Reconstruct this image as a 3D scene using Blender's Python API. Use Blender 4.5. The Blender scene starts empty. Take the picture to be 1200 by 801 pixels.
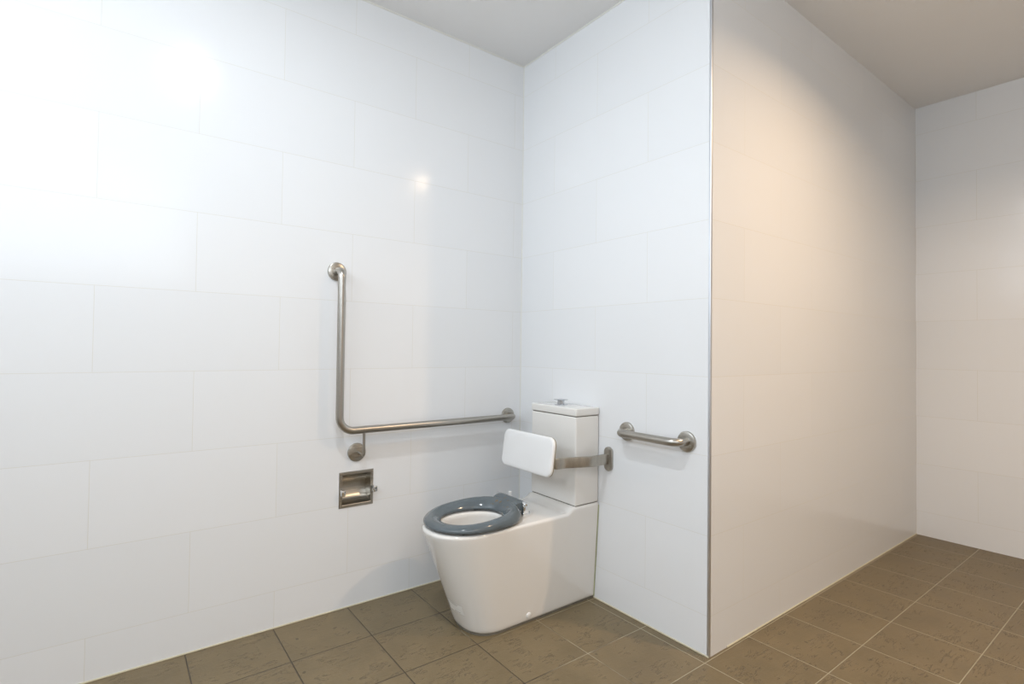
import bpy, bmesh, math
from mathutils import Vector, Matrix

S = bpy.context.scene
COL = S.collection
PI = math.pi

# ------------------------------------------------------------------ room numbers (metres)
W = 1.164            # length of the tiled wall behind the toilet, corner to nib end
H = 2.723            # ceiling height
YC = -0.441          # centre line of the toilet

# ------------------------------------------------------------------ object helpers
def link(name, bm, mat, parent=None, smooth=True, angle=35):
    bmesh.ops.remove_doubles(bm, verts=bm.verts, dist=1e-6)
    bmesh.ops.recalc_face_normals(bm, faces=bm.faces)
    me = bpy.data.meshes.new(name)
    bm.to_mesh(me); bm.free()
    if smooth:
        me.shade_smooth()
        me.set_sharp_from_angle(angle=math.radians(angle))
    me.materials.append(mat)
    o = bpy.data.objects.new(name, me)
    COL.objects.link(o)
    if parent is not None:
        o.parent = parent
        o.matrix_parent_inverse = Matrix.Translation(-Vector(world_loc(parent)))
    return o

def world_loc(o):
    v = Vector(o.location)
    # only the root Empties carry a location; every mesh is modelled in room coordinates
    p = o.parent
    if p is None:
        return v
    return Vector((0, 0, 0))

def thing(name, label, cat, loc):
    o = bpy.data.objects.new(name, None)
    o.empty_display_size = 0.1
    o.location = loc
    COL.objects.link(o)
    o['label'] = label
    o['category'] = cat
    return o

def structure(name, bm, mat, smooth=False):
    o = link(name, bm, mat, None, smooth)
    o['kind'] = 'structure'
    return o

# ------------------------------------------------------------------ mesh helpers
def box(bm, x0, x1, y0, y1, z0, z1, bevel=0.0, seg=3):
    t = bmesh.new()
    v = [t.verts.new((x, y, z)) for x in (x0, x1) for y in (y0, y1) for z in (z0, z1)]
    for f in ((0, 1, 3, 2), (4, 6, 7, 5), (0, 4, 5, 1), (2, 3, 7, 6), (0, 2, 6, 4), (1, 5, 7, 3)):
        t.faces.new([v[i] for i in f])
    bmesh.ops.recalc_face_normals(t, faces=t.faces)
    if bevel > 0:
        bmesh.ops.bevel(t, geom=list(t.edges), offset=bevel, segments=seg, profile=0.5, affect='EDGES')
    merge(bm, t)

def merge(bm, t, M=None):
    if M is not None:
        bmesh.ops.transform(t, matrix=M, verts=t.verts)
    me = bpy.data.meshes.new('tmp')
    t.to_mesh(me); t.free()
    bm.from_mesh(me)
    bpy.data.meshes.remove(me)

def loft(bm, loops, close_u=True, cap0=False, cap1=False):
    R = [[bm.verts.new(p) for p in L] for L in loops]
    n = len(R[0])
    for a, b in zip(R[:-1], R[1:]):
        for i in range(n if close_u else n - 1):
            j = (i + 1) % n
            try:
                bm.faces.new((a[i], a[j], b[j], b[i]))
            except ValueError:
                pass
    if cap0: bm.faces.new(list(reversed(R[0])))
    if cap1: bm.faces.new(R[-1])
    return R

def frame_for(d):
    d = d.normalized()
    up = Vector((0, 0, 1)) if abs(d.z) < 0.9 else Vector((1, 0, 0))
    a = d.cross(up).normalized()
    return a, a.cross(d).normalized()

def fillet(pts, radii, n=10):
    """polyline with rounded corners"""
    pts = [Vector(p) for p in pts]
    out = [pts[0]]
    for i in range(1, len(pts) - 1):
        p, r = pts[i], radii[i - 1]
        a = (pts[i - 1] - p).normalized(); b = (pts[i + 1] - p).normalized()
        ang = a.angle(b)
        if r <= 0 or abs(ang - PI) < 1e-4:
            out.append(p); continue
        t = r / math.tan(ang / 2)
        c = p + (a + b).normalized() * (r / math.sin(ang / 2))
        s = p + a * t - c; e = p + b * t - c
        tot = s.angle(e); ax = s.cross(e).normalized()
        for k in range(n + 1):
            out.append(c + Matrix.Rotation(tot * k / n, 3, ax) @ s)
    out.append(pts[-1])
    return out

def sweep(bm, path, prof, cap=True, ref=None):
    """sweep a closed 2-d profile along a path by parallel transport"""
    path = [Vector(p) for p in path]
    tang = []
    for i in range(len(path)):
        a = path[max(i - 1, 0)]; b = path[min(i + 1, len(path) - 1)]
        tang.append((b - a).normalized())
    if ref is None:
        u, v = frame_for(tang[0])
    else:
        v = Vector(ref); v = (v - tang[0] * v.dot(tang[0])).normalized(); u = tang[0].cross(v)
    loops = []
    for i, p in enumerate(path):
        if i:
            q = tang[i - 1].rotation_difference(tang[i])
            u = q @ u; v = q @ v
        loops.append([p + u * a + v * b for a, b in prof])
    loft(bm, loops, True, cap, cap)

def tube(bm, path, r, n=28):
    sweep(bm, path, [(r * math.cos(2 * PI * k / n), r * math.sin(2 * PI * k / n)) for k in range(n)])

def rrect(w, h, r, n=6):
    """rounded rectangle outline centred on 0"""
    P = []
    for cx, cy, a0 in ((w / 2 - r, h / 2 - r, 0), (-w / 2 + r, h / 2 - r, 90), (-w / 2 + r, -h / 2 + r, 180), (w / 2 - r, -h / 2 + r, 270)):
        for k in range(n + 1):
            a = math.radians(a0 + 90 * k / n)
            P.append((cx + r * math.cos(a), cy + r * math.sin(a)))
    return P

def lathe(bm, centre, axis, prof, n=40, ref=None):
    """revolve (radius, height) pairs about an axis"""
    axis = Vector(axis).normalized(); u, v = frame_for(axis); c = Vector(centre)
    loops = []
    for r, h in prof:
        loops.append([c + axis * h + (u * math.cos(2 * PI * k / n) + v * math.sin(2 * PI * k / n)) * max(r, 1e-5) for k in range(n)])
    loft(bm, loops, True, True, True)

def smooth01(t):
    t = max(0.0, min(1.0, t))
    return t * t * (3 - 2 * t)

# ------------------------------------------------------------------ materials
class NT:
    def __init__(self, name):
        self.m = bpy.data.materials.new(name); self.m.use_nodes = True
        self.t = self.m.node_tree; self.b = self.t.nodes['Principled BSDF']
    def n(self, typ, **kw):
        nd = self.t.nodes.new(typ)
        for k, v in kw.items():
            if k in nd.inputs: nd.inputs[k].default_value = v
            else: setattr(nd, k, v)
        return nd
    def l(self, a, b): self.t.links.new(a, b)
    def math(self, op, a, b=None, c=None):
        nd = self.t.nodes.new('ShaderNodeMath'); nd.operation = op
        for i, v in enumerate((a, b, c)):
            if v is None: continue
            if isinstance(v, (int, float)): nd.inputs[i].default_value = v
            else: self.l(v, nd.inputs[i])
        return nd.outputs[0]
    def mix(self, fac, a, b):
        nd = self.t.nodes.new('ShaderNodeMix'); nd.data_type = 'RGBA'
        for s, v in ((nd.inputs[0], fac), (nd.inputs[6], a), (nd.inputs[7], b)):
            if isinstance(v, (int, float)): s.default_value = v
            elif isinstance(v, tuple): s.default_value = v + (1,) if len(v) == 3 else v
            else: self.l(v, s)
        return nd.outputs[2]
    def ramp(self, fac, stops):
        nd = self.t.nodes.new('ShaderNodeValToRGB')
        el = nd.color_ramp.elements
        while len(el) < len(stops): el.new(0.5)
        for e, (p, c) in zip(el, stops):
            e.position = p; e.color = c + (1,) if len(c) == 3 else c
        self.l(fac, nd.inputs[0]); return nd.outputs[0]
    def noise(self, vec=None, scale=5.0, detail=4.0, rough=0.5):
        nd = self.n('ShaderNodeTexNoise'); nd.inputs['Scale'].default_value = scale
        nd.inputs['Detail'].default_value = detail; nd.inputs['Roughness'].default_value = rough
        if vec is not None: self.l(vec, nd.inputs['Vector'])
        return nd.outputs[0]
    def bump(self, h, strength, dist):
        nd = self.n('ShaderNodeBump'); nd.inputs['Strength'].default_value = strength; nd.inputs['Distance'].default_value = dist
        self.l(h, nd.inputs['Height']); self.l(nd.outputs[0], self.b.inputs['Normal']); return nd
    def set(self, **kw):
        for k, v in kw.items():
            k = k.replace('_', ' ')
            if isinstance(v, tuple): v = v + (1,) if len(v) == 3 else v
            self.b.inputs[k].default_value = v
        return self

def simple(name, col, rough, metal=0.0, coat=0.0, var=0.0, vscale=30.0, bump=0.0):
    N = NT(name).set(Base_Color=col, Roughness=rough, Metallic=metal, Coat_Weight=coat)
    pos = N.n('ShaderNodeNewGeometry').outputs['Position']
    if var > 0:
        f = N.noise(pos, vscale, 4)
        N.l(N.mix(f, tuple(c * (1 - var) for c in col), tuple(min(1, c * (1 + var)) for c in col)), N.b.inputs['Base Color'])
    if bump > 0:
        N.bump(N.noise(pos, vscale, 3), bump, 0.001)
    return N.m

def brushed(name, col, rough, direction):
    """stainless steel with fine brushing"""
    N = NT(name).set(Base_Color=col, Roughness=rough, Metallic=1.0)
    pos = N.n('ShaderNodeNewGeometry').outputs['Position']
    mp = N.n('ShaderNodeMapping'); mp.inputs['Scale'].default_value = direction
    N.l(pos, mp.inputs['Vector'])
    f = N.noise(mp.outputs[0], 1.0, 5, 0.6)
    N.l(N.ramp(f, [(0.3, tuple(c * 0.8 for c in col)), (0.7, tuple(min(1, c * 1.12) for c in col))]), N.b.inputs['Base Color'])
    r = N.n('ShaderNodeMapRange'); r.inputs['To Min'].default_value = rough * 0.85; r.inputs['To Max'].default_value = rough * 1.2
    N.l(f, r.inputs['Value']); N.l(r.outputs[0], N.b.inputs['Roughness'])
    N.bump(f, 0.025, 0.001)
    return N.m

def wall_tile_material():
    N = NT('white_wall_tile').set(Roughness=0.15)
    N.b.inputs['Specular IOR Level'].default_value = 0.3
    g = N.n('ShaderNodeNewGeometry')
    sp = N.n('ShaderNodeSeparateXYZ'); N.l(g.outputs['Position'], sp.inputs[0])
    sn = N.n('ShaderNodeSeparateXYZ'); N.l(g.outputs['True Normal'], sn.inputs[0])
    isx = N.math('GREATER_THAN', N.math('ABSOLUTE', sn.outputs[0]), 0.5)
    ux = N.math('ADD', sp.outputs[0], 0.66); uy = N.math('ADD', sp.outputs[1], 0.565)
    u = N.math('ADD', ux, N.math('MULTIPLY', isx, N.math('SUBTRACT', uy, ux)))
    v = N.math('SUBTRACT', sp.outputs[2], 0.15)
    cv = N.n('ShaderNodeCombineXYZ'); N.l(u, cv.inputs[0]); N.l(v, cv.inputs[1])
    br = N.n('ShaderNodeTexBrick'); N.l(cv.outputs[0], br.inputs['Vector'])
    br.offset = 0.5; br.offset_frequency = 2; br.squash = 1.0
    for k, val in (('Scale', 1.0), ('Mortar Size', 0.0010), ('Mortar Smooth', 0.2), ('Bias', 0.0), ('Brick Width', 0.6), ('Row Height', 0.3)):
        br.inputs[k].default_value = val
    br.inputs['Color1'].default_value = (0.815, 0.82, 0.825, 1)
    br.inputs['Color2'].default_value = (0.835, 0.838, 0.842, 1)
    br.inputs['Mortar'].default_value = (0.725, 0.71, 0.665, 1)
    N.l(br.outputs['Color'], N.b.inputs['Base Color'])
    # glaze is very slightly wavy; grout sits a hair back
    wav = N.noise(g.outputs['Position'], 9.0, 1.5)
    h = N.math('SUBTRACT', N.math('MULTIPLY', wav, 0.5), br.outputs['Fac'])
    N.bump(h, 0.25, 0.0010)
    r = N.n('ShaderNodeMapRange'); r.inputs['To Min'].default_value = 0.15; r.inputs['To Max'].default_value = 0.7
    N.l(br.outputs['Fac'], r.inputs['Value']); N.l(r.outputs[0], N.b.inputs['Roughness'])
    return N.m

def floor_material():
    N = NT('brown_floor_tile').set(Roughness=0.42)
    pos = N.n('ShaderNodeNewGeometry').outputs['Position']
    sp = N.n('ShaderNodeSeparateXYZ'); N.l(pos, sp.inputs[0])
    TX, TY = 0.3055, 0.2970
    def cell(c, o, t):
        q = N.math('DIVIDE', N.math('SUBTRACT', c, o), t)
        f = N.math('FRACT', q)                       # 0..1 inside the tile
        d = N.math('MINIMUM', f, N.math('SUBTRACT', 1.0, f))
        return N.math('MULTIPLY', d, t), N.math('FLOOR', q)
    dx, ix = cell(sp.outputs[0], -0.041, TX)
    dy, iy = cell(sp.outputs[1], -0.283, TY)
    d = N.math('MINIMUM', dx, dy)
    gm = N.n('ShaderNodeMapRange'); gm.interpolation_type = 'SMOOTHSTEP'
    gm.inputs['From Min'].default_value = 0.0011; gm.inputs['From Max'].default_value = 0.0024
    gm.inputs['To Min'].default_value = 1.0; gm.inputs['To Max'].default_value = 0.0
    N.l(d, gm.inputs['Value']); grout = gm.outputs[0]
    # each tile: own offset into the clouding and the riven streaks
    idv = N.n('ShaderNodeCombineXYZ'); N.l(ix, idv.inputs[0]); N.l(iy, idv.inputs[1])
    wn = N.n('ShaderNodeTexWhiteNoise'); wn.noise_dimensions = '2D'; N.l(idv.outputs[0], wn.inputs['Vector'])
    off = N.n('ShaderNodeVectorMath'); off.operation = 'SCALE'; off.inputs[3].default_value = 3.0; N.l(wn.outputs['Color'], off.inputs[0])
    add = N.n('ShaderNodeVectorMath'); add.operation = 'ADD'; N.l(pos, add.inputs[0]); N.l(off.outputs[0], add.inputs[1])
    tv = add.outputs[0]
    cloud = N.noise(tv, 7.0, 5, 0.6)
    fine = N.noise(tv, 120.0, 4, 0.6)
    rv = N.n('ShaderNodeMapping'); rv.inputs['Scale'].default_value = (10, 55, 10); rv.inputs['Rotation'].default_value = (0, 0, 0.5); N.l(tv, rv.inputs['Vector'])
    riv = N.noise(rv.outputs[0], 1.0, 5, 0.65)
    crack = N.math('ABSOLUTE', N.math('SUBTRACT', riv, 0.5))
    ck = N.n('ShaderNodeMapRange'); ck.inputs['From Min'].default_value = 0.0; ck.inputs['From Max'].default_value = 0.02
    ck.inputs['To Min'].default_value = 1.0; ck.inputs['To Max'].default_value = 0.0; N.l(crack, ck.inputs['Value'])
    thin = N.math('MULTIPLY', ck.outputs[0], N.math('GREATER_THAN', N.noise(tv, 14.0, 2), 0.53))
    base = N.ramp(cloud, [(0.3, (0.152, 0.114, 0.059)), (0.7, (0.212, 0.161, 0.087))])
    base = N.mix(N.math('MULTIPLY', fine, 0.25), base, (0.208, 0.160, 0.092))
    base = N.mix(N.math('MULTIPLY', thin, 0.6), base, (0.07, 0.055, 0.035))
    # small dark specks of dirt
    sk = N.noise(pos, 26.0, 1)
    base = N.mix(N.math('MULTIPLY', N.math('GREATER_THAN', sk, 0.76), 0.6), base, (0.05, 0.04, 0.025))
    # grout: part dark with dirt, part scrubbed pale
    gsel = N.math('ADD', N.math('MULTIPLY', N.noise(pos, 5.0, 3), 0.9), N.math('MULTIPLY', N.math('ADD', sp.outputs[0], 0.55), 0.55))
    gc = N.ramp(gsel, [(0.40, (0.06, 0.046, 0.030)), (0.62, (0.42, 0.37, 0.26))])
    N.l(N.mix(grout, base, gc), N.b.inputs['Base Color'])
    h = N.math('ADD', N.math('MULTIPLY', riv, 0.6), N.math('MULTIPLY', fine, 0.25))
    h = N.math('SUBTRACT', h, N.math('MULTIPLY', thin, 0.4))
    h = N.math('SUBTRACT', h, N.math('MULTIPLY', grout, 1.2))
    N.bump(h, 0.8, 0.002)
    rr = N.n('ShaderNodeMapRange'); rr.inputs['To Min'].default_value = 0.36; rr.inputs['To Max'].default_value = 0.55
    N.l(cloud, rr.inputs['Value']); N.l(rr.outputs[0], N.b.inputs['Roughness'])
    return N.m

def seat_material():
    N = NT('grey_seat_plastic').set(Roughness=0.12, Coat_Weight=0.3)
    pos = N.n('ShaderNodeNewGeometry').outputs['Position']
    col = N.mix(N.noise(pos, 40.0, 3), (0.090, 0.112, 0.126), (0.108, 0.132, 0.146))
    # dried orange-brown drips near the hinge
    sp = N.n('ShaderNodeSeparateXYZ'); N.l(pos, sp.inputs[0])
    near = N.math('SUBTRACT', 1.0, N.math('MULTIPLY', N.math('ABSOLUTE', N.math('ADD', sp.outputs[0], 0.44)), 14.0))
    mid = N.math('SUBTRACT', 1.0, N.math('MULTIPLY', N.math('ABSOLUTE', N.math('ADD', sp.outputs[1], 0.43)), 12.0))
    reg = N.math('MULTIPLY', N.math('MAXIMUM', near, 0.0), N.math('MAXIMUM', mid, 0.0))
    st = N.math('GREATER_THAN', N.noise(pos, 55.0, 3), 0.63)
    N.l(N.mix(N.math('MULTIPLY', st, N.math('MINIMUM', N.math('MULTIPLY', reg, 2.0), 0.75)), col, (0.16, 0.10, 0.03)), N.b.inputs['Base Color'])
    return N.m

M_TILE = wall_tile_material()
M_FLOOR = floor_material()
M_CEIL = simple('ceiling_paint', (0.91, 0.905, 0.895), 0.9, var=0.01, vscale=6)
M_BEAD = simple('cream_sealant', (0.60, 0.55, 0.40), 0.6, var=0.2, vscale=25)
M_BEADW = simple('pale_sealant', (0.80, 0.79, 0.73), 0.45, var=0.05, vscale=30)
M_GREEN = simple('mildewed_sealant', (0.36, 0.37, 0.20), 0.6, var=0.45, vscale=18)
M_TRIM = brushed('brushed_aluminium', (0.74, 0.76, 0.80), 0.45, (400, 400, 6))
M_CERAMIC = simple('white_vitreous_china', (0.80, 0.775, 0.735), 0.09, coat=0.35, var=0.008, vscale=8)
M_SEAL = simple('dirty_grey_seal', (0.16, 0.145, 0.115), 0.7, var=0.5, vscale=35)
M_SEAT = seat_material()
M_DARK = simple('black_rubber', (0.03, 0.032, 0.035), 0.6, var=0.1)
M_CHROME = simple('chrome', (0.78, 0.79, 0.80), 0.10, metal=1.0, var=0.03, vscale=60)
M_BUTTON = simple('button_chrome', (0.52, 0.54, 0.57), 0.14, metal=1.0, var=0.03, vscale=60)
M_STEEL_X = brushed('satin_steel_rail', (0.44, 0.415, 0.375), 0.30, (500, 500, 500))
M_STEEL_P = brushed('satin_steel_plate', (0.47, 0.445, 0.40), 0.28, (5, 300, 300))
M_STEEL_A = brushed('satin_steel_arm', (0.45, 0.42, 0.37), 0.34, (40, 40, 12))
M_PAD = simple('white_pad_vinyl', (0.84, 0.835, 0.825), 0.38, var=0.01, vscale=40, bump=0.05)
M_PLATE = simple('brown_backing_edge', (0.30, 0.26, 0.19), 0.5, var=0.2, vscale=40)
M_WPLAST = simple('white_plastic', (0.82, 0.81, 0.79), 0.3, var=0.01)
M_STICK = simple('clear_sticker', (0.86, 0.85, 0.82), 0.4, var=0.02, vscale=60)
M_INK = simple('faded_sticker_ink', (0.30, 0.28, 0.25), 0.6, var=0.2, vscale=200)

# ------------------------------------------------------------------ the room
XL, XE, YS = -3.2, 2.3, -3.5      # far ends of the room beyond the picture
T = 0.12
# toilet-roll holder recess in the left wall
RX0, RX1, RZ0, RZ1 = -0.990, -0.858, 0.450, 0.583

bm = bmesh.new()
box(bm, XL - T, XE + T, YS - T, T, -0.12, 0)
structure('floor', bm, M_FLOOR)
bm = bmesh.new()
box(bm, XL - T, XE + T, YS - T, T, H, H + 0.12)
structure('ceiling', bm, M_CEIL)

bm = bmesh.new()                   # left wall with the hole that takes the recessed holder
xs = [XL - T, RX0, RX1, 0.0]; zs = [0.0, RZ0, RZ1, H]
for yy in (0.0, T):
    g = [[bm.verts.new((x, yy, z)) for z in zs] for x in xs]
    for i in range(3):
        for j in range(3):
            if i == 1 and j == 1: continue
            bm.faces.new((g[i][j], g[i + 1][j], g[i + 1][j + 1], g[i][j + 1]))
    if yy == 0.0: g0 = g
def strip(a, b):
    for k in range(len(a) - 1): bm.faces.new((a[k], a[k + 1], b[k + 1], b[k]))
strip([g0[i][0] for i in range(4)], [g[i][0] for i in range(4)])
strip([g0[i][3] for i in range(4)], [g[i][3] for i in range(4)])
strip(g0[0], g[0]); strip(g0[3], g[3])
hole = [(1, 1), (2, 1), (2, 2), (1, 2), (1, 1)]
strip([g0[i][j] for i, j in hole], [g[i][j] for i, j in hole])
structure('wall_left', bm, M_TILE)

bm = bmesh.new(); box(bm, 0, T, -W, T, 0, H); structure('wall_back', bm, M_TILE)
bm = bmesh.new(); box(bm, T, XE, -W, -W + T, 0, H); structure('wall_right', bm, M_TILE)
bm = bmesh.new(); box(bm, XE, XE + T, YS, -W + T, 0, H); structure('wall_end', bm, M_TILE)
bm = bmesh.new(); box(bm, XL - T, XE + T, YS - T, YS, 0, H); structure('wall_front', bm, M_TILE)
bm = bmesh.new(); box(bm, XL - T, XL, YS, 0, 0, H); structure('wall_rear', bm, M_TILE)

# sealant beads, metal tile trim
def bead(name, p, q, r, mat):
    b = bmesh.new(); tube(b, [p, q], r, 10); structure(name, b, mat, True)
bead('trim_1', (XL, -0.0008, 0.0015), (0, -0.0008, 0.0015), 0.0032, M_BEAD)
bead('trim_2', (-0.0008, 0, 0.0015), (-0.0008, -W, 0.0015), 0.0032, M_BEAD)
bead('trim_3', (T, -W - 0.0008, 0.0015), (XE, -W - 0.0008, 0.0015), 0.0032, M_BEAD)
bead('trim_4', (-0.0012, -0.0012, 0), (-0.0012, -0.0012, H), 0.0026, M_BEADW)
bead('trim_5', (XL, -0.001, H - 0.001), (0, -0.001, H - 0.001), 0.004, M_BEADW)
bead('trim_6', (-0.001, 0, H - 0.001), (-0.001, -W, H - 0.001), 0.004, M_BEADW)
bm = bmesh.new(); box(bm, -0.0015, 0.009, -W - 0.0015, -W + 0.008, 0, H, 0.0012, 2)
structure('trim_7', bm, M_TRIM, True)

# ------------------------------------------------------------------ toilet
toilet = thing('toilet', 'white back-to-wall toilet with a tall cistern and an open dark grey seat', 'toilet', (-0.4, YC, 0))

ZD = 0.426           # deck height in front of the cistern
ZS = 0.447           # shelf under the cistern
def ztop(x): return ZD + (ZS - ZD) * smooth01((x + 0.194) / 0.040)

def outline(t, inset=0.0):
    """plan outline of the pan at height fraction t (0 floor, 1 rim), from the wall along the right side, round the front and back"""
    e = t ** 1.0
    wb = 0.1305 + (0.1575 - 0.1305) * e          # half width at the wall
    xa = -0.505 + (-0.60 + 0.505) * e            # where the round front starts
    wa = 0.132 + (0.166 - 0.132) * e
    xf = -0.643 + (-0.807 + 0.643) * (t ** 1.03)
    ex = 2.5 + (2.2 - 2.5) * e               # super-ellipse exponent
    P = []
    n1, n2, n3 = 34, 72, 12
    for k in range(n1):
        f = k / n1; P.append((-0.004 + (xa + 0.004) * f, -(wb + (wa - wb) * f)))
    for k in range(n2 + 1):
        a = PI * k / n2
        c, s = math.cos(a), math.sin(a)
        P.append((xa + (xf - xa) * abs(s) ** (2 / ex), -wa * math.copysign(abs(c) ** (2 / ex), c)))
    for k in range(1, n1 + 1):
        f = 1 - k / n1; P.append((-0.004 + (xa + 0.004) * f, (wb + (wa - wb) * f)))
    for k in range(1, n3):
        f = k / n3; P.append((-0.004, wb - 2 * wb * f))
    if inset:
        Q = []
        n = len(P)
        for i in range(n):
            a = Vector(P[i - 1]); b = Vector(P[(i + 1) % n]); d = (b - a).normalized()
            nrm = Vector((d.y, -d.x))
            c = Vector((-0.35, 0)) - Vector(P[i])
            if nrm.dot(c) < 0: nrm = -nrm
            q = Vector(P[i]) + nrm * inset
            if P[i][0] > -0.006: q.x = P[i][0]
            Q.append((q.x, q.y))
        P = Q
    return P

def lift(P, t, dz=0.0): return [(x, YC + y, t * ztop(x) + dz) for x, y in P]

SEALH = 0.009
OC = (-0.598, 0.0)                              # centre of the bowl opening
def opening(top, a, b, z, dx=0.0):
    L = []
    for x, y in top:
        an = math.atan2(y / 0.158, (x - OC[0]) / (0.21 if x < OC[0] else 0.60))
        L.append((OC[0] + dx + a * math.cos(an), YC + b * math.sin(an), z))
    return L

bm = bmesh.new()
loops = []
o0 = outline(0.02, 0.006); loops.append([(x, YC + y, SEALH) for x, y in o0])
o0 = outline(0.025, 0.0015); loops.append([(x, YC + y, SEALH + 0.003) for x, y in o0])
for k in range(0, 27):
    t = 0.045 + (0.966 - 0.045) * k / 26
    loops.append(lift(outline(t), t))
RR = 0.012
for k in range(1, 7):                          # rounded top edge
    a = PI / 2 * k / 6
    ins = RR * (1 - math.cos(a))
    o = outline(0.972, ins)
    loops.append([(x, YC + y, ztop(x) - RR + RR * math.sin(a)) for x, y in o])
top = outline(0.972, RR)
inner = opening(top, 0.160, 0.118, ZD)
for k in range(1, 31):                         # deck, from the edge in to the opening
    f = (k / 30)
    L = []
    for (x, y), q in zip(top, inner):
        px = x + (q[0] - x) * f; py = YC + y + (q[1] - YC - y) * f
        L.append((px, py, ztop(px)))
    loops.append(L)
for a, b, z, dx in ((0.156, 0.114, ZD - 0.001, 0), (0.153, 0.111, ZD - 0.005, 0), (0.152, 0.110, ZD - 0.02, 0), (0.156, 0.113, ZD - 0.045, 0),
                    (0.150, 0.108, 0.33, 0.0), (0.135, 0.096, 0.28, 0.005), (0.110, 0.08, 0.235, 0.012), (0.080, 0.062, 0.20, 0.02),
                    (0.055, 0.048, 0.17, 0.03), (0.045, 0.040, 0.13, 0.035)):
    loops.append(opening(top, a, b, z, dx))
loft(bm, loops, True, True, True)
pan = link('pan', bm, M_CERAMIC, toilet, angle=50)

bm = bmesh.new()                               # water standing in the trap
wl = opening(top, 0.0585, 0.0502, 0.176, 0.028)
vs = [bm.verts.new(p) for p in wl]; bm.faces.new(vs)
wl2 = [bm.verts.new((x, y, z - 0.004)) for x, y, z in opening(top, 0.0565, 0.0488, 0.176, 0.029)]; bm.faces.new(list(reversed(wl2)))
for i in range(len(vs)): bm.faces.new((vs[i - 1], vs[i], wl2[i], wl2[i - 1]))
NW = NT('still_water').set(Base_Color=(0.85, 0.9, 0.9), Roughness=0.02, IOR=1.33); NW.b.inputs['Transmission Weight'].default_value = 1.0
link('water', bm, NW.m, pan)

bm = bmesh.new()                               # sealant joint under the pan
loft(bm, [[(x, YC + y, z) for x, y in outline(0.012, 0.0035)] for z in (0.0005, SEALH + 0.0008)], True, True, True)
link('base_seal', bm, M_SEAL, pan)['label'] = 'dirty grey sealant under the toilet pan'

bm = bmesh.new()                               # mildewed sealant up the back edge
pts = []
for k in range(25):
    t = 0.02 + 0.95 * k / 24
    o = outline(t); pts.append((-0.003, YC + o[0][1] - 0.001, t * ztop(0)))
tube(bm, pts, 0.0024, 8)
link('sealant_bead', bm, M_GREEN, pan)['label'] = 'greenish sealant between pan and wall'

# white cap over the side fixing
bm = bmesh.new()
tcap = 0.080
o = outline(tcap); i = min(range(60), key=lambda k: abs(o[k][0] + 0.394))
pc = Vector((o[i][0], YC + o[i][1], tcap * ztop(o[i][0])))
o2 = outline(tcap + 0.03); up = (Vector((o2[i][0], YC + o2[i][1], (tcap + 0.03) * ztop(o2[i][0]))) - pc)
al = Vector((o[i + 1][0] - o[i - 1][0], o[i + 1][1] - o[i - 1][1], 0.0))
nr = al.cross(up).normalized()
if nr.y > 0: nr = -nr
lathe(bm, pc, nr, [(0.0, -0.002), (0.0118, -0.002), (0.0122, 0.002), (0.0112, 0.0042), (0.008, 0.0056), (0.0, 0.006)], 28)
link('fixing_cap', bm, M_WPLAST, pan)['label'] = 'round white cap low on the pan side'

# sticker on the lower front of the pan
def patch(bmx, i0, i1, t0, t1, off, nt=8):
    L = []
    for k in range(nt + 1):
        t = t0 + (t1 - t0) * k / nt
        o = outline(t, -off); L.append([(x, YC + y, t * ztop(x)) for x, y in o[i0:i1 + 1]])
    loft(bmx, L, False)
bm = bmesh.new(); patch(bm, 61, 73, 0.195, 0.285, 0.0006); st = link('sticker', bm, M_STICK, pan)
st['label'] = 'faded clear sticker low on the pan front'
for i0, i1, t0, t1 in ((65, 72, 0.273, 0.278), (64, 69, 0.204, 0.209)):
    bm = bmesh.new(); patch(bm, i0, i1, t0, t1, 0.0010, 1); link('print_line', bm, M_INK, st)

# cistern
CX0, CX1 = -0.151, -0.003
CY0, CY1 = YC - 0.157, YC + 0.157
bm = bmesh.new(); box(bm, CX0 + 0.001, CX1, CY0 + 0.001, CY1 - 0.001, ZS + 0.002, 0.8445, 0.007, 4)
cis = link('cistern', bm, M_CERAMIC, toilet)
bm = bmesh.new(); box(bm, CX0 + 0.006, CX1 - 0.004, CY0 + 0.006, CY1 - 0.006, ZS - 0.001, ZS + 0.004)
link('cistern_gasket', bm, M_SEAL, cis)
bm = bmesh.new(); box(bm, CX0 + 0.006, CX1 - 0.004, CY0 + 0.006, CY1 - 0.006, 0.842, 0.850)
link('lid_gasket', bm, M_SEAL, cis)
bm = bmesh.new(); box(bm, CX0 - 0.001, CX1, CY0 - 0.001, CY1 + 0.001, 0.8475, 0.8825, 0.006, 4)
lid = link('cistern_lid', bm, M_CERAMIC, cis)
bx, by = -0.090, YC + 0.010
def rr_loop(s, z, r): return [(bx + a, by + b, z) for a, b in rrect(s, s, r)]
bm = bmesh.new()
loft(bm, [rr_loop(0.046, 0.8815, 0.006), rr_loop(0.046, 0.8850, 0.006), rr_loop(0.044, 0.8862, 0.005)], True, True, True)
lathe(bm, (bx, by, 0.886), (0, 0, 1), [(0.0, 0), (0.0165, 0), (0.0165, 0.019), (0.0, 0.019)], 28)
loft(bm, [rr_loop(0.022, 0.9035, 0.003), rr_loop(0.048, 0.9060, 0.004), rr_loop(0.051, 0.9075, 0.004), rr_loop(0.050, 0.9090, 0.004), rr_loop(0.012, 0.9115, 0.003)], True, True, True)
fb = link('flush_button', bm, M_BUTTON, cis); fb['label'] = 'raised square chrome flush button on the cistern lid'

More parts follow.
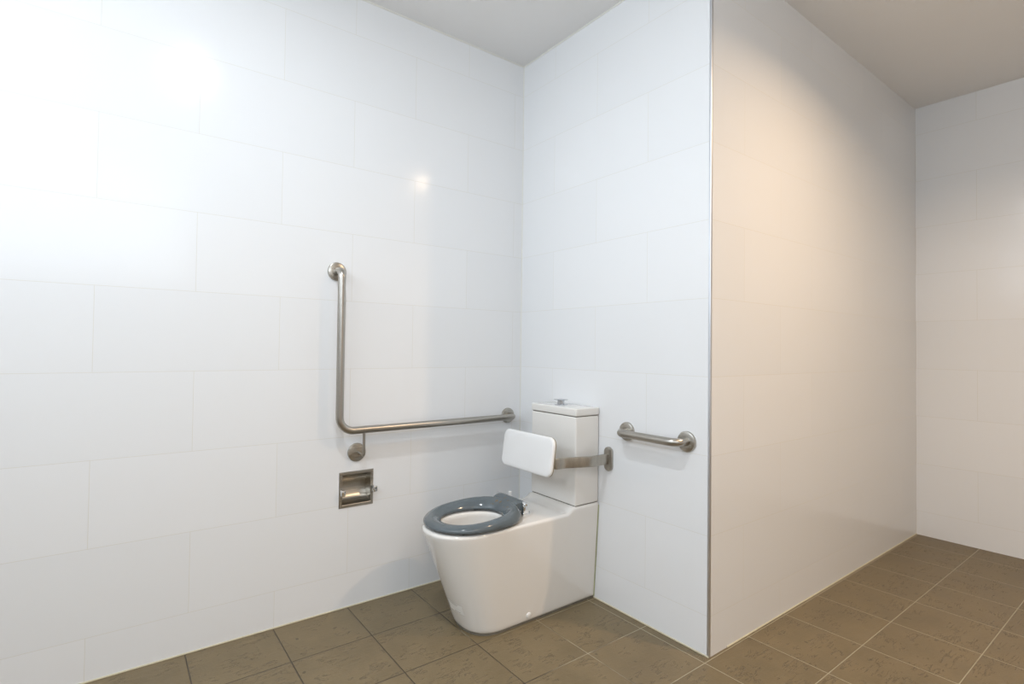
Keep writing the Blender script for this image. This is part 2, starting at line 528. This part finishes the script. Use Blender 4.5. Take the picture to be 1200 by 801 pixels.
# seat: one open ring with a raised hinge flap
YS_ = YC + 0.006                                # the seat sits a touch off centre
SXC = -0.598
def sgn(v, e): return math.copysign(abs(v) ** e, v)
def seat_outer(a):
    c, s = math.cos(a), math.sin(a)
    if c < 0: return (SXC + 0.195 * sgn(c, 2 / 2.15), 0.179 * sgn(s, 2 / 2.1))
    return (SXC + 0.212 * sgn(c, 2 / 2.5), 0.179 * sgn(s, 2 / 2.5))
def seat_inner(a):
    c, s = math.cos(a), math.sin(a)
    if c < 0: return (SXC + 0.122 * c, 0.113 * s + 0.003)
    return (SXC + 0.148 * sgn(c, 2 / 2.15), 0.113 * sgn(s, 2 / 2.15) + 0.003)
SB = 0.4345
def seat_top(x): return 0.4685 + 0.075 * (x + 0.600)     # the ring thickens towards the hinge
bm = bmesh.new()
NS = 120
loops = []
for k in range(NS):
    a = 2 * PI * k / NS
    O = Vector(seat_outer(a)); I = Vector(seat_inner(a))
    sec = []
    prof = [(0.05, 0.0), (0.012, 0.07), (0.0, 0.20), (0.004, 0.37), (0.03, 0.54), (0.09, 0.72), (0.19, 0.90), (0.33, 1.0), (0.47, 0.975),
            (0.60, 0.88), (0.74, 0.72), (0.87, 0.50), (0.96, 0.29), (1.0, 0.16), (0.985, 0.035), (0.95, 0.0)]
    for f, h in prof:
        q = O.lerp(I, f); sec.append((q.x, YS_ + q.y, SB + h * (seat_top(q.x) - SB)))
    loops.append(sec)
loops.append(loops[0])
loft(bm, loops, True)
# flap rising from the back of the ring to the hinge bar
YF = YC + 0.020
rows = []
for x, zt, zb, hw in ((-0.437, 0.4580, SB + 0.006, 0.066), (-0.426, 0.4710, SB + 0.005, 0.073), (-0.415, 0.4800, SB + 0.005, 0.080), (-0.407, 0.4840, SB + 0.006, 0.084),
                      (-0.399, 0.4868, SB + 0.010, 0.0855), (-0.389, 0.4890, SB + 0.016, 0.0865), (-0.380, 0.4905, SB + 0.022, 0.0865),
                      (-0.372, 0.4905, SB + 0.026, 0.0865), (-0.364, 0.4875, SB + 0.029, 0.0865), (-0.358, 0.4820, SB + 0.034, 0.0860)):
    L = []
    n = 16
    for i in range(n + 1):
        y = -hw + 2 * hw * i / n
        L.append((x, YF + y, zt - 0.003 * (abs(y) / hw) ** 8))
    for i in range(n + 1):
        y = hw - 2 * hw * i / n
        L.append((x, YF + y, zb))
    rows.append(L)
loft(bm, rows, True, True, True)
seat = link('seat', bm, M_SEAT, toilet, angle=60)
seat['label'] = 'glossy dark grey open toilet seat'

for k in range(4):                              # rubber buffers that carry the ring
    a = (0.30, 0.70, 1.30, 1.70)[k] * PI
    O = Vector(seat_outer(a)); I = Vector(seat_inner(a)); q = O.lerp(I, 0.50)
    b = bmesh.new(); box(b, q.x - 0.018, q.x + 0.018, YS_ + q.y - 0.009, YS_ + q.y + 0.009, ZD - 0.0005, SB + 0.002, 0.002, 2)
    link('buffer', b, M_DARK, seat)
for s in (-1, 1):                               # chrome hinges standing on the deck
    y = YF + s * 0.0965
    b = bmesh.new()
    lathe(b, (-0.3735, y - s * 0.012, 0.4775), (0, s, 0), [(0.0, 0), (0.0105, 0), (0.0115, 0.002), (0.0115, 0.021), (0.010, 0.0235), (0.0, 0.0235)], 28)
    box(b, -0.387, -0.357, y - 0.010, y + 0.0112, ZD + 0.012, 0.4775, 0.004, 3)
    box(b, -0.389, -0.348, y - 0.010, y + 0.013, ZD - 0.0005, ZD + 0.020, 0.005, 3)
    hg = link('hinge', b, M_CHROME, seat); hg['label'] = 'chrome seat hinge'
    b = bmesh.new()
    lathe(b, (-0.3735, y + s * 0.0112, 0.4775), (0, s, 0), [(0.0, 0), (0.0045, 0), (0.0045, 0.0012), (0.0, 0.0014)], 20)
    link('hinge_pin', b, M_PLATE, hg)
b = bmesh.new()
lathe(b, (-0.322, YC + 0.098, ZD + 0.002), (0, 0, 1), [(0.0, -0.003), (0.007, -0.003), (0.0065, 0.052), (0.0085, 0.0535), (0.0085, 0.0585), (0.007, 0.060), (0.0, 0.060)], 24)
link('fixing_pin', b, M_WPLAST, pan)['label'] = 'white plastic pin behind the seat'

# ------------------------------------------------------------------ backrest on its wall arms
rest = thing('backrest', 'white padded backrest on a bent steel arm in front of the cistern', 'backrest', (0, YC, 0.656))
PW, PH, PR = 0.356, 0.170, 0.034
pc = Vector((-0.304, YC, 0.684))
tilt = math.radians(8.0)
# local axes: width along y, height along a leaning z, thickness toward the seat
ey = Vector((0, 1, 0)); ez = Vector((math.sin(tilt), 0, math.cos(tilt))); en = Vector((-math.cos(tilt), 0, math.sin(tilt)))
def slab(bmx, prof):
    L = []
    for ins, d in prof:
        L.append([pc + ey * a + ez * c + en * d for a, c in rrect(PW - 2 * ins, PH - 2 * ins, max(PR - ins, 0.004), 10)])
    loft(bmx, L, True, True, True)
bm = bmesh.new(); slab(bm, [(0.001, -0.008), (0.0, -0.006), (0.0, -0.001), (0.001, 0.002), (0.003, 0.0042), (0.008, 0.0060), (0.020, 0.0070), (0.07, 0.0074)])
link('pad', bm, M_PAD, rest, angle=60)
bm = bmesh.new(); slab(bm, [(0.003, -0.0135), (0.0005, -0.0130), (0.0005, -0.0082), (0.003, -0.008)])
link('backing_plate', bm, M_PLATE, rest)['label'] = 'brown edged board behind the pad'
for s in (-1, 1):
    y0 = YC + s * 0.219; y1 = YC + s * 0.172; y2 = YC + s * 0.100
    b = bmesh.new()
    path = fillet([(-0.010, y0, 0.656), (-0.118, y0 - s * 0.002, 0.656), (-0.232, y1, 0.656), (-0.281, y1 - s * 0.004, 0.656), (-0.2815, y2, 0.656)],
                  [0.09, 0.07, 0.008], 10)
    sweep(b, path, rrect(0.012, 0.047, 0.004, 4), ref=(0, 0, 1))
    link('arm', b, M_STEEL_A, rest)['label'] = 'bent flat steel arm'
    b = bmesh.new()
    L = []
    for ins, x in ((0.0, 0.0), (0.0, -0.010), (0.0015, -0.0125), (0.004, -0.0135)):
        L.append([(x, y0 + a, 0.6555 + c) for a, c in rrect(0.046 - 2 * ins, 0.108 - 2 * ins, 0.0229 - ins, 12)])
    loft(b, L, True, True, True)
    link('wall_flange', b, M_STEEL_X, rest)['label'] = 'steel wall flange of the backrest arm'

# ------------------------------------------------------------------ rails
def flange(bmx, c, axis, R=0.0405, h=0.011):
    lathe(bmx, c, axis, [(0.0, 0.0), (R, 0.0), (R, h * 0.55), (R - 0.0015, h * 0.85), (R - 0.005, h), (0.020, h + 0.0015), (0.0, h + 0.0015)], 48)
rail = thing('angled_grab_rail', 'long L-shaped steel grab rail on the left wall beside the toilet', 'grab rail', (-1.028, 0, 0.785))
RB, OF = 0.0163, 0.068
zb, xv, xe, zt = 0.7865, -1.0285, -0.0885, 1.476
bm = bmesh.new()
tube(bm, fillet([(xv, -0.004, zt), (xv, -OF, zt), (xv, -OF, zb), (xe, -OF, zb), (xe, -0.004, zb)], [0.034, 0.062, 0.034], 14), RB, 32)
link('rail_tube', bm, M_STEEL_X, rail, angle=60)
for c in ((xv, 0, zt), (xe, 0, zb)):
    b = bmesh.new(); flange(b, c, (0, -1, 0)); link('flange', b, M_STEEL_P, rail)
b = bmesh.new(); tube(b, fillet([(-0.919, -0.004, 0.6785), (-0.919, -OF, 0.6785 - 0.006), (-0.919, -OF, zb - 0.006)], [0.010], 8), 0.0062, 18)
link('support_rod', b, M_STEEL_X, rail)['label'] = 'thin bent rod under the rail'
b = bmesh.new(); flange(b, (-0.926, 0, 0.6785), (0, -1, 0), 0.041, 0.008); link('flange', b, M_STEEL_P, rail)

short = thing('short_grab_rail', 'short straight steel grab rail with two round flanges right of the cistern', 'grab rail', (0, -0.915, 0.793))
ya, yb, zr = -0.764, -1.066, 0.793
bm = bmesh.new()
tube(bm, fillet([(-0.004, ya, zr), (-OF, ya, zr), (-OF, yb, zr), (-0.004, yb, zr)], [0.040, 0.040], 14), RB, 32)
link('rail_tube', bm, M_STEEL_X, short, angle=60)
for y in (ya, yb):
    b = bmesh.new(); flange(b, (0, y, zr), (-1, 0, 0)); link('flange', b, M_STEEL_P, short)

# ------------------------------------------------------------------ recessed toilet-roll holder
hold = thing('toilet_roll_holder', 'empty square steel toilet roll holder recessed in the left wall under the long rail', 'toilet roll holder', (-0.924, 0, 0.438))
FX0, FX1, FZ0, FZ1 = -1.0025, -0.8455, 0.4375, 0.5955
def rect_loop(x0, x1, z0, z1, y): return [(x0, y, z0), (x1, y, z0), (x1, y, z1), (x0, y, z1)]
i_ = 0.0145
bm = bmesh.new()
loft(bm, [rect_loop(FX0, FX1, FZ0, FZ1, 0.0), rect_loop(FX0, FX1, FZ0, FZ1, -0.0012), rect_loop(FX0 + .003, FX1 - .003, FZ0 + .003, FZ1 - .003, -0.0045),
          rect_loop(FX0 + i_ - .002, FX1 - i_ + .002, FZ0 + i_ - .002, FZ1 - i_ + .002, -0.0045), rect_loop(FX0 + i_, FX1 - i_, FZ0 + i_, FZ1 - i_, -0.003),
          rect_loop(FX0 + i_, FX1 - i_, FZ0 + i_, FZ1 - i_, 0.0), rect_loop(FX0, FX1, FZ0, FZ1, 0.0)], True)
link('frame', bm, M_STEEL_P, hold, angle=20)
bm = bmesh.new()                               # curved tray let into the wall
x0, x1, z0, z1, D = FX0 + i_ + .0006, FX1 - i_ - .0006, FZ0 + i_ + .0006, FZ1 - i_ - .0006, 0.058
prof = []
for k in range(25):
    a = PI * k / 24
    prof.append((D * math.sin(a) ** 0.8 - 0.001, (z0 + z1) / 2 - (z1 - z0) / 2 * math.cos(a)))
A = [bm.verts.new((x0, y, z)) for y, z in prof]; B = [bm.verts.new((x1, y, z)) for y, z in prof]
for k in range(24): bm.faces.new((A[k], A[k + 1], B[k + 1], B[k]))
bm.faces.new(A); bm.faces.new(list(reversed(B)))
bm.normal_update()
tray = link('tray', bm, M_STEEL_P, hold, angle=50)
for s in (-1, 1):
    x = (FX0 + 0.010) if s < 0 else (FX1 - 0.002)
    b = bmesh.new()
    box(b, x - 0.009, x + 0.009, -0.034, -0.022, 0.497, 0.524, 0.003, 3)
    box(b, x + s * 0.003 - 0.004, x + s * 0.003 + 0.004, -0.030, -0.003, 0.499, 0.522, 0.002, 2)
    box(b, x - s * 0.004 - 0.007, x - s * 0.004 + 0.007, -0.030, -0.020, 0.503, 0.518, 0.003, 2)
    link('roller_bracket', b, M_CHROME, hold)['label'] = 'small chrome bracket for the missing roller'

# ------------------------------------------------------------------ light
def lamp(name, loc, power, col, size, spread=180, shape='DISK', size_y=None, rot=(0, 0, 0)):
    d = bpy.data.lights.new(name, 'AREA'); d.shape = shape; d.size = size
    if size_y: d.size_y = size_y
    d.energy = power; d.color = col; d.spread = math.radians(spread)
    o = bpy.data.objects.new(name, d); o.location = loc; o.rotation_euler = rot
    COL.objects.link(o); return o
lamp('warm_downlight', (0.50, -2.18, H - 0.006), 18.5, (1.0, 0.72, 0.46), 0.06, 151)
lamp('warm_downlight', (-0.90, -2.90, H - 0.006), 6.5, (1.0, 0.72, 0.45), 0.06, 140)
lamp('cool_downlight', (-1.48, -1.20, H - 0.006), 12, (0.90, 0.95, 1.0), 0.06, 176)
lamp('added_cool_fill', (XL + 0.006, -1.45, 2.28), 26, (0.80, 0.90, 1.0), 0.8, shape='RECTANGLE', size_y=2.7, rot=(0, -PI / 2, 0))  # added soft fill on the rear wall, no window modelled; lifts ceiling and upper tiles
lamp('added_cool_fill', (-2.2, YS + 0.006, 2.22), 15, (0.80, 0.90, 1.0), 1.8, shape='RECTANGLE', size_y=0.9, rot=(PI / 2, 0, 0))  # second added fill, unseen on the front wall, brightens left wall and ceiling
w = bpy.data.worlds.new('world'); S.world = w; w.use_nodes = True
w.node_tree.nodes['Background'].inputs[0].default_value = (0.5, 0.5, 0.5, 1)
w.node_tree.nodes['Background'].inputs[1].default_value = 0.2

# ------------------------------------------------------------------ camera
f, yaw, pitch, roll = 619.53, 0.924874912, 0.0187544123, 0.0116831740
cy_, sy_ = math.cos(yaw), math.sin(yaw); cp, sp_ = math.cos(pitch), math.sin(pitch)
F = Vector((cy_ * cp, sy_ * cp, sp_)); R = Vector((sy_, -cy_, 0)); U = R.cross(F)
R2 = R * math.cos(roll) + U * math.sin(roll); U2 = U * math.cos(roll) - R * math.sin(roll)
cd = bpy.data.cameras.new('camera'); cam = bpy.data.objects.new('camera', cd); COL.objects.link(cam)
Mx = Matrix((R2, U2, -F)).transposed().to_4x4(); Mx.translation = Vector((-1.80397, -2.30997, 1.15016))
cam.matrix_world = Mx
cd.sensor_fit = 'HORIZONTAL'; cd.sensor_width = 36.0; cd.lens = 36.0 * f / 1200.0
cd.shift_x = 0.0; cd.shift_y = -4.36 / 1200.0
cd.clip_start = 0.02
S.camera = cam

S.view_settings.view_transform = 'Standard'
S.view_settings.look = 'None'
S.view_settings.gamma = 1.0
S.view_settings.use_curve_mapping = False
S.view_settings.exposure = 0.24
